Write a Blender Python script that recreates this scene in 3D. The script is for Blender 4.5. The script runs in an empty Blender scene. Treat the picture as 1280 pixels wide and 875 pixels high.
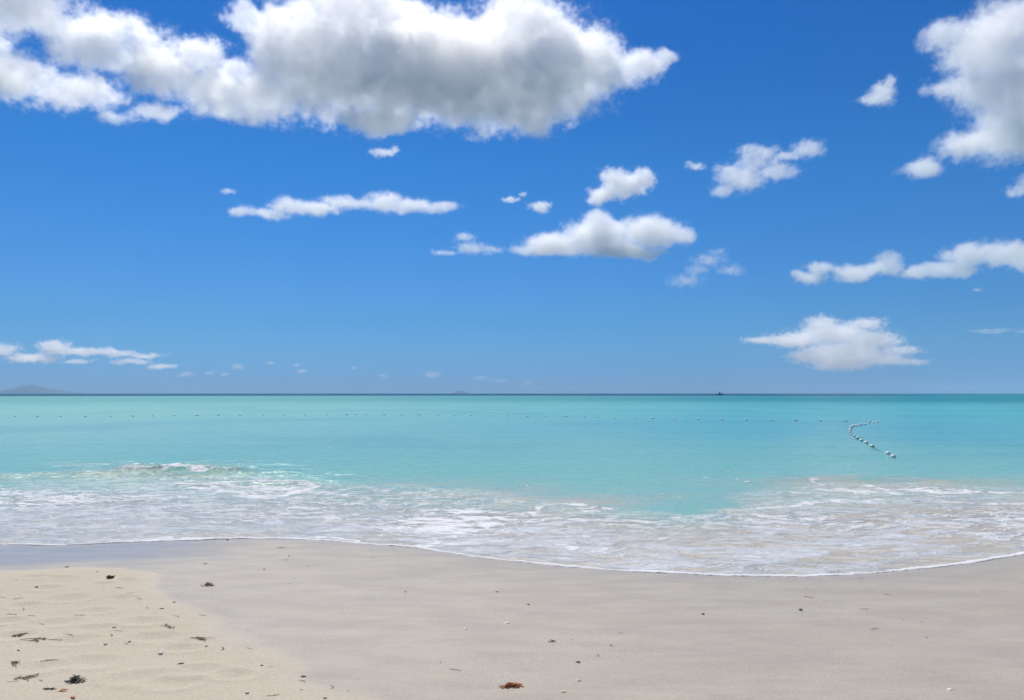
import bpy, math, random
import numpy as np
from mathutils import Vector

# ------------------------------------------------------------------ camera
W0, H0 = 1280.0, 875.0
FPX = 985.0
PITCH = math.atan((491.5 - 437.5) / FPX)
CAM_Z = 2.6
scene = bpy.context.scene
cam_data = bpy.data.cameras.new('camera')
cam_data.sensor_fit = 'HORIZONTAL'
cam_data.sensor_width = 36.0
cam_data.lens = 36.0 * FPX / W0
cam_data.clip_start = 0.05
cam_data.clip_end = 200000.0
cam = bpy.data.objects.new('camera', cam_data)
scene.collection.objects.link(cam)
cam.location = (0, 0, CAM_Z)
cam.rotation_euler = (math.pi / 2 + PITCH, 0, 0)
scene.camera = cam

# ------------------------------------------------------------------ world, sun, exposure
SUN_EL, SUN_AZ = math.radians(56), math.radians(-20)      # azimuth from +Y, negative = left
world = bpy.data.worlds.new('World'); scene.world = world
world.use_nodes = True
nt = world.node_tree; nt.nodes.clear()
out = nt.nodes.new('ShaderNodeOutputWorld')
bg = nt.nodes.new('ShaderNodeBackground'); bg.inputs['Strength'].default_value = 0.10
sky = nt.nodes.new('ShaderNodeTexSky'); sky.sky_type = 'NISHITA'; sky.sun_disc = False
sky.sun_elevation = SUN_EL; sky.sun_rotation = SUN_AZ
sky.altitude = 0; sky.air_density = 1.0; sky.dust_density = 0.15; sky.ozone_density = 2.2
# the clear maritime air of the place: the Nishita sky filtered towards the deep tropical blue it had, by elevation; the unseen upper sky is whitened to add less blue fill
geo = nt.nodes.new('ShaderNodeTexCoord'); sep = nt.nodes.new('ShaderNodeSeparateXYZ'); nt.links.new(geo.outputs['Generated'], sep.inputs[0])
el2 = nt.nodes.new('ShaderNodeMath'); el2.operation = 'MULTIPLY'; el2.inputs[1].default_value = 2.0; nt.links.new(sep.outputs['Z'], el2.inputs[0])
ramp = nt.nodes.new('ShaderNodeValToRGB'); nt.links.new(el2.outputs[0], ramp.inputs[0])
STOPS = [(0.0105, (0.186, 0.42, 1)), (0.0436, (0.186, 0.42, 0.974)), (0.0841, (0.188, 0.44, 0.888)), (0.1245, (0.192, 0.456, 0.861)), (0.1847, (0.188, 0.459, 0.831)), (0.2856, (0.179, 0.475, 0.87)), (0.4226, (0.152, 0.492, 0.905)), (0.556, (0.13, 0.497, 0.916)), (0.6821, (0.11, 0.47, 0.905)), (0.8167, (0.094, 0.456, 0.921)), (0.903, (0.092, 0.459, 0.963)), (1.0, (0.55, 0.72, 1.0))]
while len(ramp.color_ramp.elements) < len(STOPS): ramp.color_ramp.elements.new(.5)
for e, (p, c) in zip(ramp.color_ramp.elements, STOPS): e.position = p; e.color = (*c, 1)
hs = nt.nodes.new('ShaderNodeMix'); hs.data_type = 'RGBA'; hs.blend_type = 'MULTIPLY'; hs.inputs[0].default_value = 1.0
nt.links.new(sky.outputs[0], hs.inputs[6]); nt.links.new(ramp.outputs[0], hs.inputs[7])
nt.links.new(hs.outputs[2], bg.inputs[0]); nt.links.new(bg.outputs[0], out.inputs[0])
sl = bpy.data.lights.new('sun', 'SUN'); sl.energy = 4.8; sl.angle = math.radians(0.53); sl.color = (1.0, 0.94, 0.83)
sun = bpy.data.objects.new('sun', sl); scene.collection.objects.link(sun)
SUN_DIR = Vector((math.sin(SUN_AZ) * math.cos(SUN_EL), math.cos(SUN_AZ) * math.cos(SUN_EL), math.sin(SUN_EL)))
sun.rotation_euler = SUN_DIR.to_track_quat('Z', 'Y').to_euler()
vs = scene.view_settings
vs.view_transform = 'Standard'; vs.look = 'None'; vs.gamma = 1; vs.exposure = 0.0; vs.use_curve_mapping = False
cy = scene.cycles
cy.use_denoising = True
cy.max_bounces = 16; cy.volume_bounces = 12; cy.diffuse_bounces = 3; cy.glossy_bounces = 3
cy.transparent_max_bounces = 16
cy.volume_step_rate = 1.0; cy.volume_max_steps = 512
cy.sample_clamp_indirect = 8

# ------------------------------------------------------------------ helpers
CO = scene.collection
def tag(o, label=None, cat=None, group=None, kind=None):
    for k, v in (('label', label), ('category', cat), ('group', group), ('kind', kind)):
        if v: o[k] = v
    return o

cp, sp = math.cos(PITCH), math.sin(PITCH)
def ray(px, py):
    """unit-depth direction of a photo pixel: x right, y ahead, z up, scaled so that y = 1"""
    a, b = (px - W0 / 2) / FPX, (H0 / 2 - py) / FPX
    dy, dz = cp - b * sp, sp + b * cp
    return a / dy, dz / dy
def at_dist(px, py, Y):
    a, c = ray(px, py)
    return Vector((a * Y, Y, CAM_Z + c * Y))


# ------------------------------------------------------------------ numpy gradient noise
def _hash(ix, iy, seed):
    h = (ix.astype(np.int64) * 374761393 + iy.astype(np.int64) * 668265263 + seed * 974634777) & 0xffffffff
    h = ((h ^ (h >> 13)) * 1274126177) & 0xffffffff
    return (h ^ (h >> 16)) & 0xffffffff
def gnoise(x, y, seed=0):
    x0, y0 = np.floor(x), np.floor(y); fx, fy = x - x0, y - y0
    u, v = fx * fx * fx * (fx * (fx * 6 - 15) + 10), fy * fy * fy * (fy * (fy * 6 - 15) + 10)
    def g(dx, dy):
        a = _hash(x0 + dx, y0 + dy, seed) * (2 * math.pi / 4294967296.0)
        return np.cos(a) * (fx - dx) + np.sin(a) * (fy - dy)
    a, b, c, d = g(0, 0), g(1, 0), g(0, 1), g(1, 1)
    return ((a * (1 - u) + b * u) * (1 - v) + (c * (1 - u) + d * u) * v) * 1.5
def fbm(x, y, octv=4, seed=0, gain=.5):
    s, a, f = 0.0, 1.0, 1.0
    for i in range(octv):
        s = s + a * gnoise(x * f, y * f, seed + i * 17); a *= gain; f *= 2.03
    return s
def sstep(a, b, x):
    t = np.clip((x - a) / (b - a), 0, 1); return t * t * (3 - 2 * t)
def interp(x, pts):
    p = np.array(pts, float); return np.interp(x, p[:, 0], p[:, 1])

# ------------------------------------------------------------------ beach profile
def sand_base(x, y):
    y = np.asarray(y, float)
    return .9 * np.exp(-np.clip(y, -12, None) / 7.0) + np.where(y < -12, .9 * np.exp(12 / 7.0) * .0, 0) - .022 * np.clip(y - 19, 0, 110)
def solve_ground(px, py, zfun, y1=400.0):
    """where the line of sight through photo pixels meets z = zfun(x, y)"""
    px, py = np.atleast_1d(np.asarray(px, float)), np.atleast_1d(np.asarray(py, float))
    b = (H0 / 2 - py) / FPX
    dy, dz = cp - b * sp, sp + b * cp
    a, c = (px - W0 / 2) / FPX / dy, dz / dy
    lo, hi = np.full(px.shape, .5), np.full(px.shape, y1)
    for _ in range(60):
        m = (lo + hi) / 2
        over = CAM_Z + c * m > zfun(a * m, m)
        lo, hi = np.where(over, m, lo), np.where(over, hi, m)
    m = (lo + hi) / 2
    return a * m, m
def to_px(x, y, z):
    """photo pixel of world points (numpy)"""
    zc = z - CAM_Z
    f = y * cp + zc * sp; u = -y * sp + zc * cp
    f = np.maximum(f, .05)
    return W0 / 2 + FPX * x / f, H0 / 2 - FPX * u / f

# dry berm outline (photo pixels -> beach), continued outside the frame
_bp = [(-260, 722), (-60, 717), (0, 716), (80, 713), (150, 711), (185, 718), (205, 735), (225, 750), (262, 768), (300, 787), (340, 812), (380, 836), (430, 858), (480, 878)]
_bx, _by = solve_ground([p[0] for p in _bp], [p[1] for p in _bp], sand_base)
BERM = [(-300, _by[0] + .5)] + list(zip(_bx, _by)) + [(-.1, 4.6), (.9, 2.0), (1.6, -3.0), (3, -12), (6, -60)]
BERM = np.array(BERM)
def berm_dist(x, y):
    """signed distance to the berm outline, positive on the dry side"""
    d = np.full(x.shape, 1e9); sgn = np.full(x.shape, -1.0)
    for (ax, ay), (bx, by) in zip(BERM[:-1], BERM[1:]):
        ex, ey = bx - ax, by - ay; L2 = ex * ex + ey * ey
        t = np.clip(((x - ax) * ex + (y - ay) * ey) / L2, 0, 1)
        qx, qy = x - ax - t * ex, y - ay - t * ey
        dd = np.hypot(qx, qy); s = np.where(ex * (y - ay) - ey * (x - ax) < 0, 1.0, -1.0)
        m = dd < d; d = np.where(m, dd, d); sgn = np.where(m, s, sgn)
    return d * sgn
DIMPLES = [(45, 726, 1), (75, 727, 1), (85, 752, 1.3), (120, 768, 1), (153, 751, 1), (178, 781, 1.2), (196, 801, 1.3), (72, 782, 1.3), (96, 806, 1.2),
           (30, 761, 1), (128, 734, .8), (160, 728, .8), (15, 800, 1.2), (110, 835, 1.4), (180, 855, 1.4), (250, 845, 1.2), (210, 862, 1.2), (290, 850, 1), (48, 842, 1.2), (120, 790, 1), (230, 815, 1), (60, 740, 1), (10, 780, 1)]
_dx, _dy = solve_ground([p[0] for p in DIMPLES], [p[1] for p in DIMPLES], sand_base)
def sand_z(x, y, fine=True):
    x, y = np.asarray(x, float), np.asarray(y, float)
    bd = berm_dist(x, y)
    z = sand_base(x, y) + .045 * sstep(-.5, .8, bd)
    near = np.exp(-np.clip(np.abs(y - 8) - 8, 0, None) / 6) * np.exp(-np.clip(np.abs(x) - 25, 0, None) / 20)
    z = z + .018 * fbm(x * .22, y * .3, 3, 5) * near
    dry = sstep(-.1, .6, bd)
    z = z + near * dry * (.006 * fbm(x * .9, y * .9, 4, 21) - .006 * np.clip(fbm(x * 2.6, y * 2.6, 2, 33) - .15, 0, 1))
    # low drag lines of the backwash on the wet sand
    z = z + near * (1 - dry) * .0022 * fbm(x * .5 - y * .2, y * 2.2 + x * .7, 4, 41)
    for (ax, ay, (_a, _b, s)) in zip(_dx, _dy, DIMPLES):
        qx, qy = (x - ax) / (.13 * s), (y - ay) / (.10 * s)
        r2 = qx * qx + qy * qy
        z = z + (-.020 * np.exp(-r2) + .008 * np.exp(-((np.sqrt(r2) - 1.7) / .45) ** 2)) * (r2 < 16)
    return z
def ground(px, py):
    x, y = solve_ground([px], [py], sand_z)
    return Vector((float(x[0]), float(y[0]), float(sand_z(x, y)[0])))

# ------------------------------------------------------------------ mesh helpers
def grid_mesh(name, X, Y, Z, attrs=None, mat=None):
    r, c = X.shape
    me = bpy.data.meshes.new(name)
    co = np.stack([X, Y, Z], -1).reshape(-1, 3).astype(np.float32)
    idx = np.arange(r * c).reshape(r, c)
    q = np.stack([idx[:-1, :-1], idx[:-1, 1:], idx[1:, 1:], idx[1:, :-1]], -1).reshape(-1, 4).astype(np.int32)
    me.vertices.add(len(co)); me.vertices.foreach_set('co', co.ravel())
    me.loops.add(q.size); me.loops.foreach_set('vertex_index', q.ravel())
    me.polygons.add(len(q)); me.polygons.foreach_set('loop_start', np.arange(0, q.size, 4, dtype=np.int32))
    me.polygons.foreach_set('use_smooth', np.ones(len(q), bool))
    me.update(calc_edges=True)
    for k, v in (attrs or {}).items():
        if v.ndim == 2:
            me.attributes.new(k, 'FLOAT', 'POINT').data.foreach_set('value', v.ravel().astype(np.float32))
        else:
            col = np.concatenate([v.reshape(-1, 3), np.ones((r * c, 1))], 1).astype(np.float32)
            me.attributes.new(k, 'FLOAT_COLOR', 'POINT').data.foreach_set('color', col.ravel())
    if mat: me.materials.append(mat)
    o = bpy.data.objects.new(name, me); CO.objects.link(o)
    return o

class NT:
    """short hand for building node trees"""
    def __init__(s, mat):
        mat.use_nodes = True; s.t = mat.node_tree; s.t.nodes.clear(); s.N = s.t.nodes; s.L = s.t.links
        s.out = s.N.new('ShaderNodeOutputMaterial')
    def put(s, sock, v):
        if v is None: return
        if isinstance(v, bpy.types.NodeSocket): s.L.new(v, sock)
        elif isinstance(v, (tuple, list)) and len(v) == 3 and sock.type == 'RGBA': sock.default_value = (*v, 1)
        else: sock.default_value = v
    def m(s, op, a, b=None, c=None, clamp=False):
        n = s.N.new('ShaderNodeMath'); n.operation = op; n.use_clamp = clamp
        for i, v in enumerate((a, b, c)): s.put(n.inputs[i], v)
        return n.outputs[0]
    def v(s, op, a, b=None):
        n = s.N.new('ShaderNodeVectorMath'); n.operation = op
        s.put(n.inputs[0], a); s.put(n.inputs[1], b); return n.outputs[0]
    def noise(s, vec, scale, detail=4, rough=.55, dist=0, col=False):
        n = s.N.new('ShaderNodeTexNoise'); s.put(n.inputs['Vector'], vec); n.inputs['Scale'].default_value = scale
        n.inputs['Detail'].default_value = detail; n.inputs['Roughness'].default_value = rough; n.inputs['Distortion'].default_value = dist
        return n.outputs[1 if col else 0]
    def vor(s, vec, scale, feature='F1', out=0, rnd=1):
        n = s.N.new('ShaderNodeTexVoronoi'); n.feature = feature; s.put(n.inputs['Vector'], vec); n.inputs['Scale'].default_value = scale
        n.inputs['Randomness'].default_value = rnd
        return n.outputs[out]
    def ss(s, x, a, b, lo=0.0, hi=1.0):
        n = s.N.new('ShaderNodeMapRange'); n.interpolation_type = 'SMOOTHSTEP'
        for i, v in enumerate((x, a, b, lo, hi)): s.put(n.inputs[i], v)
        return n.outputs[0]
    def mix(s, f, a, b, mode='MIX'):
        n = s.N.new('ShaderNodeMix'); n.data_type = 'RGBA'; n.blend_type = mode
        s.put(n.inputs[0], f); s.put(n.inputs[6], a); s.put(n.inputs[7], b); return n.outputs[2]
    def attr(s, name, i=2):
        n = s.N.new('ShaderNodeAttribute'); n.attribute_name = name; return n.outputs[i]
    def pos(s):
        return s.N.new('ShaderNodeTexCoord').outputs['Object']
    def bump(s, h, dist, strength=1.0, normal=None):
        n = s.N.new('ShaderNodeBump'); s.put(n.inputs['Height'], h); n.inputs['Distance'].default_value = dist; n.inputs['Strength'].default_value = strength
        s.put(n.inputs['Normal'], normal); return n.outputs[0]
    def bsdf(s, color, rough, normal=None, spec=.5, ior=None, **kw):
        n = s.N.new('ShaderNodeBsdfPrincipled'); s.put(n.inputs['Base Color'], color); s.put(n.inputs['Roughness'], rough)
        s.put(n.inputs['Normal'], normal); s.put(n.inputs['Specular IOR Level'], spec)
        if ior: n.inputs['IOR'].default_value = ior
        for k, v in kw.items(): s.put(n.inputs[k], v)
        s.L.new(n.outputs[0], s.out.inputs[0]); return n

# ------------------------------------------------------------------ sand
sand_m = bpy.data.materials.new('sand'); q = NT(sand_m)
P = q.pos(); dry = q.attr('dry'); film = q.attr('film')
rm_ = q.N.new('ShaderNodeMapping'); rm_.inputs['Rotation'].default_value = (0, 0, -.55); rm_.inputs['Scale'].default_value = (.5, 3.4, 1); q.L.new(P, rm_.inputs[0])
drain = q.noise(rm_.outputs[0], 1.3, 5, .6, .6)                    # run-off streaks of the backwash
oldl = q.m('SUBTRACT', 1.0, q.m('ABSOLUTE', q.m('MULTIPLY_ADD', q.noise(q.v('MULTIPLY', P, (.22, .75, 1)), 1.0, 4, .55), 2.0, -1.0)))  # old swash marks
grain = q.noise(P, 120, 4, .8); patch = q.noise(P, 1.3, 5, .6); mott = q.noise(q.v('MULTIPLY', P, (1.2, 3.2, 1)), 1.0, 6, .6)
dryc = q.mix(patch, (.53, .47, .375), (.59, .53, .435))
wetc = q.mix(q.ss(mott, .36, .64), (.455, .395, .312), (.495, .437, .345))
wetc = q.mix(q.m('MULTIPLY', q.ss(drain, .50, .74), .13), wetc, (.36, .325, .29))
wetc = q.mix(q.m('MULTIPLY', q.ss(oldl, .94, .99), .20), wetc, (.57, .52, .43))
c = q.mix(dry, wetc, dryc)
c = q.mix(q.ss(grain, .25, .75), q.mix(1.0, c, (.80, .79, .78), 'MULTIPLY'), c)
gr2 = q.noise(P, 42, 2, .6)
c = q.mix(q.ss(gr2, .3, .7), q.mix(1.0, c, (.86, .86, .86), 'MULTIPLY'), c)
dark = q.ss(q.vor(P, 70, 'F1', 0), .10, .16)                      # dark grains
c = q.mix(q.m('MULTIPLY', q.m('SUBTRACT', 1.0, dark), q.m('MULTIPLY', q.ss(q.noise(P, 5, 3), .52, .7), .45)), c, (.12, .085, .06))
flk = q.m('SUBTRACT', 1.0, q.ss(q.vor(q.v('MULTIPLY', P, (1, .9, 1)), 26, 'F1', 0), .10, .15))   # shell grit
flk = q.m('MULTIPLY', flk, q.m('MULTIPLY', q.ss(q.noise(P, .75, 3), .48, .62), q.m('SUBTRACT', 1.0, q.m('MULTIPLY', dry, .8))))
c = q.mix(q.m('MULTIPLY', flk, .75), c, (.72, .70, .66))
h = q.m('ADD', q.m('MULTIPLY', q.noise(P, 90, 4, .7), q.m('MULTIPLY_ADD', dry, .8, .2)), q.m('MULTIPLY', q.noise(P, 14, 4, .6), q.m('MULTIPLY', dry, 1.6)))
rough = q.m('ADD', q.m('MULTIPLY_ADD', dry, .45, .33), q.m('MULTIPLY', mott, .16))
rough = q.m('SUBTRACT', rough, q.m('MULTIPLY', film, .24), clamp=True)
q.bsdf(c, rough, q.bump(h, .006, .7), spec=q.m('MULTIPLY_ADD', dry, -.3, .4))

def sym(n, k):
    """n columns between -1 and 1, denser in the middle"""
    u = np.linspace(-1, 1, n); return u * (k + (1 - k) * np.abs(u) ** 3)
yy = np.concatenate([-np.geomspace(3000, 4, 26), np.linspace(-3.5, 3.5, 22), 1 / np.linspace(1 / 4.0, 1 / 26.0, 640), np.geomspace(27, 16000, 60)])
U = sym(900, .42)
Y = np.repeat(yy[:, None], len(U), 1)
X = U[None, :] * (14 + .9 * np.abs(Y))
Z = sand_z(X, Y)
bd = berm_dist(X, Y) + .22 * fbm(X * .9, Y * .9, 4, 71)
dryv = sstep(-.12, .42, bd)
# edge of the swash, traced on the beach
EDGE = [(-120, 690), (0, 681), (60, 682), (110, 681), (160, 678), (205, 676), (250, 675), (300, 673.5), (340, 673), (390, 675), (430, 678), (470, 681), (490, 682.5), (512, 684), (545, 689), (600, 697), (650, 703),
        (700, 708), (760, 712.5), (800, 715), (850, 717.5), (900, 719.5), (940, 720.5), (980, 721), (1020, 720.5), (1060, 719), (1100, 716.5), (1130, 713.5), (1165, 710), (1200, 706), (1235, 701), (1260, 697), (1300, 690), (1400, 672), (1500, 655)]
_ex, _ey = solve_ground([p[0] for p in EDGE], [p[1] for p in EDGE], sand_z)
_ex = np.concatenate([[-4000, -60], _ex, [30, 60, 4000]]); _ey = np.concatenate([[12.5, 12.6], _ey, [15.5, 15, 15]])
def edge_y(x):
    e = 0
    for dx in (-.12, -.06, 0, .06, .12): e = e + np.interp(x + dx, _ex, _ey) / 5
    return e + .035 * fbm(x * 1.3, x * 0 + 3.3, 4, 91) + .012 * fbm(x * 9, x * 0 + 1.3, 2, 92)
ev = edge_y(X) - Y
PX, PY = to_px(X, Y, Z)
filmv = np.clip(np.exp(-np.clip(ev, 0, None) / .35) * .6 + sstep(340, 120, PX) * np.exp(-np.clip(ev - 1.6, 0, None) / .4) * (PX < 500), 0, 1) * (1 - dryv)
beach = grid_mesh('beach', X, Y, Z, {'dry': dryv, 'film': filmv}, sand_m)
tag(beach, kind='structure')

# ------------------------------------------------------------------ sea
v0 = np.array([0, .006, .014, .024, .036, .05, .066, .085])
v1 = 1 / np.linspace(1 / 11.1, 1 / 320.0, 560) - 11.0
v = np.sort(np.concatenate([v0, v1, np.linspace(9.03, 19.04, 170), np.geomspace(330, 14000, 40)]))
U = sym(1250, .46)
V = np.repeat(v[:, None], len(U), 1)
X = U[None, :] * (17 + .95 * V)
E = edge_y(X)
Y = E + V
Zs = sand_z(X, Y)
lip = .013 + .008 * fbm(X * 2.2, X * 0 + 7.7, 3, 55) + .004 * gnoise(X * 14, V * 14, 57)
filmz = lip * np.sqrt(np.clip(1 - (1 - np.clip(V / .05, 0, 1)) ** 2, 0, 1)) * (.45 + .55 * np.exp(-np.clip(V - .05, 0, None) / .12)) - .006 * (V < .004)
filmz = filmz + .010 * np.clip(V / 1.5, 0, 1)
px, py = to_px(X, Y, np.maximum(Zs, 0))
fade = 1 / (1 + (Y / 45) ** 2)
chop = .022 * fbm(X * .35, Y * .55, 3, 101) + .020 * fbm(X * 1.1 + .3 * fbm(X * .4, Y * .4, 2, 7), Y * 2.0, 4, 103)
zsea = fade * chop * sstep(13, 24, Y)
# low swell lines
zsea = zsea + .05 * fade * np.sin((Y + 1.2 * fbm(X * .05, Y * .05, 2, 9)) * 2 * math.pi / 6.5) * sstep(22, 34, Y)
LAST = [None]
def crest(pts, h, front, back, x0, x1, soft=60):
    """a small breaking crest along a line traced on the water: steep towards the beach, long behind"""
    cx, cyy = solve_ground([p[0] for p in pts], [p[1] for p in pts], lambda x, y: 0 * x)
    yc = np.interp(X, cx, cyy) + .25 * fbm(X * .5, X * 0 + x0, 3, 13)
    s = Y - yc; LAST[0] = s
    w = sstep(x0, x0 + soft, px) * sstep(x1, x1 - soft, px)
    return h * w * np.where(s < 0, np.exp(-(s / front) ** 2), np.exp(-(s / back) ** 2))
wv1 = crest([(-100, 592), (60, 590), (160, 587), (280, 589), (360, 592)], .15, .30, 1.5, 120, 340, 50); s1 = LAST[0]
wv1 = wv1 + crest([(-300, 598), (0, 597), (120, 593), (200, 590)], .06, .4, 1.2, -300, 190, 70)
wv2 = crest([(900, 606), (980, 600), (1100, 600), (1280, 604), (1400, 606)], .07, .45, 1.4, 900, 1500, 60)
wv3 = crest([(430, 668), (520, 664), (600, 650), (680, 640)], .11, .20, .5, 470, 660, 50) + crest([(640, 655), (740, 655), (860, 652)], .05, .2, .5, 650, 860, 60)
wv4 = crest([(150, 608), (290, 606), (380, 604), (430, 606)], .07, .3, .9, 180, 430, 60)
wv5 = crest([(300, 640), (380, 632), (480, 628)], .05, .25, .8, 300, 500, 60)
ripw = np.exp(-(((px - 225) / 62) ** 2 + ((py - 588) / 7) ** 2)) + .45 * np.exp(-(((px - 120) / 130) ** 2 + ((py - 593) / 7) ** 2)) + .3 * np.exp(-(((px - 320) / 70) ** 2 + ((py - 590) / 6) ** 2))
ripz = np.clip(ripw, 0, 1) * (.058 * fbm(X * 1.9, Y * 1.9, 2, 117) + .030 * gnoise(X * 5.5, Y * 4.5, 118))
rough_chop = np.clip(fbm(X * 2.4, Y * 3.2, 4, 111) * .5 + .4, 0, 1.4)
zsea = zsea + (wv1 + wv2 + wv4 + wv5) * (.8 + .35 * fbm(X * 1.7, Y * 2.5, 4, 115)) + ripz + wv3 * (.35 + 1.1 * rough_chop)
swash_chop = sstep(.3, 3, V) * sstep(26, 20, Y) * (.012 * fbm(X * .9, Y * 2.2, 4, 121) + .010 * np.abs(fbm(X * 2.2, Y * 4.5, 3, 123)))
a, b = Zs + filmz + swash_chop, zsea
k = .03
hh = np.clip(.5 + .5 * (a - b) / k, 0, 1)
Z = b * (1 - hh) + a * hh + k * hh * (1 - hh) * sstep(.4, 2, V)
px, py = to_px(X, Y, Z)

# where foam, stirred sand and the depth of the water lie
n_lo = fbm(X * .25, Y * .35, 4, 131); n_md = fbm(X * .7, Y * 1.0, 4, 133)
jx, jy = px + 28 * n_lo + 10 * n_md, py + 7 * n_lo + 5 * n_md
top = interp(jx, [(-200, 596), (0, 594), (120, 588), (190, 584), (300, 590), (390, 596), (430, 600), (480, 603), (560, 606), (640, 610), (720, 616), (800, 630), (860, 638), (910, 622), (940, 604), (980, 599), (1100, 600), (1280, 604), (1500, 604)])
bot = interp(px, EDGE)
inside = sstep(-9, 20, jy - top)
rel = np.clip((py - top) / np.maximum(bot - top, 5), 0, 1)
def blob(cx, cyy, rx, ry, p=2):
    return np.exp(-(np.abs((jx - cx) / rx) ** p + np.abs((jy - cyy) / ry) ** p))
film_f = inside * np.clip(.20 + .46 * sstep(.25, .75, rel) + .35 * blob(330, 608, 110, 9) + .25 * blob(120, 625, 220, 22) + .30 * blob(1080, 640, 240, 26) + .35 * blob(760, 655, 130, 20)
     + .25 * blob(560, 665, 90, 16) + .30 * blob(1100, 607, 130, 9) + .25 * blob(900, 690, 200, 20)
     - .20 * blob(560, 618, 160, 14) - .18 * blob(430, 640, 110, 13) - .28 * blob(860, 640, 70, 12) - .30 * blob(150, 598, 150, 6) - .12 * blob(720, 626, 90, 9), 0, 1)
thick = np.clip(inside * (.25 + .9 * blob(330, 605, 90, 8) + .75 * blob(560, 660, 60, 13) + .8 * blob(600, 650, 40, 8) + .5 * blob(1110, 612, 130, 8) + .6 * blob(60, 622, 130, 8) + .5 * blob(1260, 655, 60, 14)
     + .35 * blob(740, 650, 110, 10) + .4 * blob(470, 620, 140, 12) + .35 * blob(1040, 650, 120, 8) + .3 * blob(330, 645, 120, 7)), 0, 1)
TRAILS = [  # foam trails of the wash plus painted glint on the breaker crest, traced on the water: strength, width in metres, photo pixels
 (.8, .22, [(1016, 597), (1028, 606), (1045, 609)]), (1, .30, [(1085, 602), (1105, 612), (1135, 609), (1172, 616), (1212, 614), (1290, 614)]), (.9, .28, [(934, 631), (977, 638), (1001, 629), (1051, 628), (1105, 624)]),
 (.8, .20, [(930, 644), (957, 654), (991, 651)]), (.9, .28, [(1142, 624), (1186, 628), (1290, 631)]), (.9, .2, [(1246, 648), (1270, 658), (1290, 664)]), (.45, .16, [(884, 596), (910, 589), (961, 589)]), (.6, .14, [(914, 596), (951, 607)]),
 (.7, .25, [(1038, 678), (1090, 676), (1150, 681)]), (.6, .2, [(930, 668), (990, 660), (1060, 663)]), (.6, .2, [(1090, 652), (1150, 648), (1215, 655)]), (.6, .16, [(880, 690), (960, 694), (1040, 690)]), (.6, .16, [(1080, 696), (1150, 690), (1210, 678), (1250, 668)]),
 (1, .32, [(168, 607), (255, 604), (302, 604), (362, 599), (396, 607), (369, 616), (319, 624), (278, 611), (231, 609)]), (.9, .2, [(335, 646), (366, 637), (403, 634), (440, 631)]), (.9, .28, [(-40, 615), (0, 617), (34, 621), (84, 621), (117, 627)]),
 (.9, .24, [(-40, 626), (0, 627), (67, 629), (111, 627)]), (1, .10, [(164, 669), (188, 674.5), (252, 673)]), (1, .10, [(379, 670), (410, 675), (450, 679)]), (.6, .2, [(30, 642), (120, 646), (210, 640)]), (.6, .2, [(0, 660), (90, 664), (190, 657), (280, 660)]), (.6, .2, [(200, 628), (270, 634), (340, 632)]),
 (.8, .2, [(447, 626), (477, 628), (514, 641)]), (1.1, .26, [(525, 647), (547, 654), (564, 663), (580, 667)]), (1, .22, [(514, 681), (541, 675), (574, 669), (604, 654), (638, 644)]), (.8, .13, [(581, 624), (618, 614), (645, 607), (661, 604)]),
 (.5, .12, [(430, 594), (477, 595)]), (.5, .12, [(497, 596), (544, 597)]), (.9, .3, [(645, 644), (682, 634), (715, 628), (745, 634), (759, 639)]), (.9, .24, [(665, 651), (698, 648), (725, 651)]), (.6, .15, [(527, 611), (554, 611)]),
 (.5, .14, [(782, 607), (813, 608)]), (.6, .14, [(829, 616), (843, 621)]), (.8, .2, [(829, 644), (860, 648)]), (.8, .2, [(470, 655), (500, 662), (540, 660)]), (.7, .2, [(610, 675), (680, 680), (760, 690), (830, 700)]), (.7, .18, [(700, 668), (770, 672), (850, 668)]),
 (1.1, .30, [(160, 584), (188, 582), (215, 583), (240, 586), (268, 588)]), (.7, .22, [(70, 583), (110, 580), (160, 579)]), (.5, .18, [(0, 592), (50, 589), (110, 590)]), (.6, .2, [(205, 594), (240, 597), (270, 595)])]  # first trail: foam white painted for the sun glint along the breaker crest
trail = np.zeros_like(X)
wx = X + .34 * fbm(X * 1.1, Y * 1.1, 5, 201) + .05 * gnoise(X * 5, Y * 4, 202); wy = Y + .42 * fbm(X * .8 + 5, Y * 1.0, 5, 203) + .07 * gnoise(X * 5, Y * 4, 204)
rsel = np.where(V[:, 0] < 26)[0]; rs = slice(int(rsel[0]), int(rsel[-1]) + 1)
for (amp_, wid_, pp_) in TRAILS:
    for _ in range(2):                                        # round the corners (Chaikin)
        pp_ = [pp_[0]] + [(a_[0] * w_ + b_[0] * (1 - w_), a_[1] * w_ + b_[1] * (1 - w_)) for a_, b_ in zip(pp_[:-1], pp_[1:]) for w_ in (.75, .25)] + [pp_[-1]]
    tx, ty = solve_ground([p[0] for p in pp_], [p[1] for p in pp_], lambda x, y: np.maximum(sand_base(x, y) + .02, .03))
    dd = np.full(X[rs].shape, 1e9)
    n_ = len(tx)
    for k_ in range(n_ - 1):
        ex, ey = tx[k_ + 1] - tx[k_], ty[k_ + 1] - ty[k_]
        t_ = np.clip(((wx[rs] - tx[k_]) * ex + (wy[rs] - ty[k_]) * ey) / (ex * ex + ey * ey), 0, 1)
        d_ = np.hypot(wx[rs] - tx[k_] - t_ * ex, (wy[rs] - ty[k_] - t_ * ey) * .75) / (wid_ * .85)
        u_ = (k_ + t_) / (n_ - 1); d_ = d_ * (1 + 1.2 * np.abs(2 * u_ - 1) ** 4)        # thinner towards both ends
        dd = np.minimum(dd, d_)
    trail[rs] = np.maximum(trail[rs], amp_ * np.exp(-dd ** 2))
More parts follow.
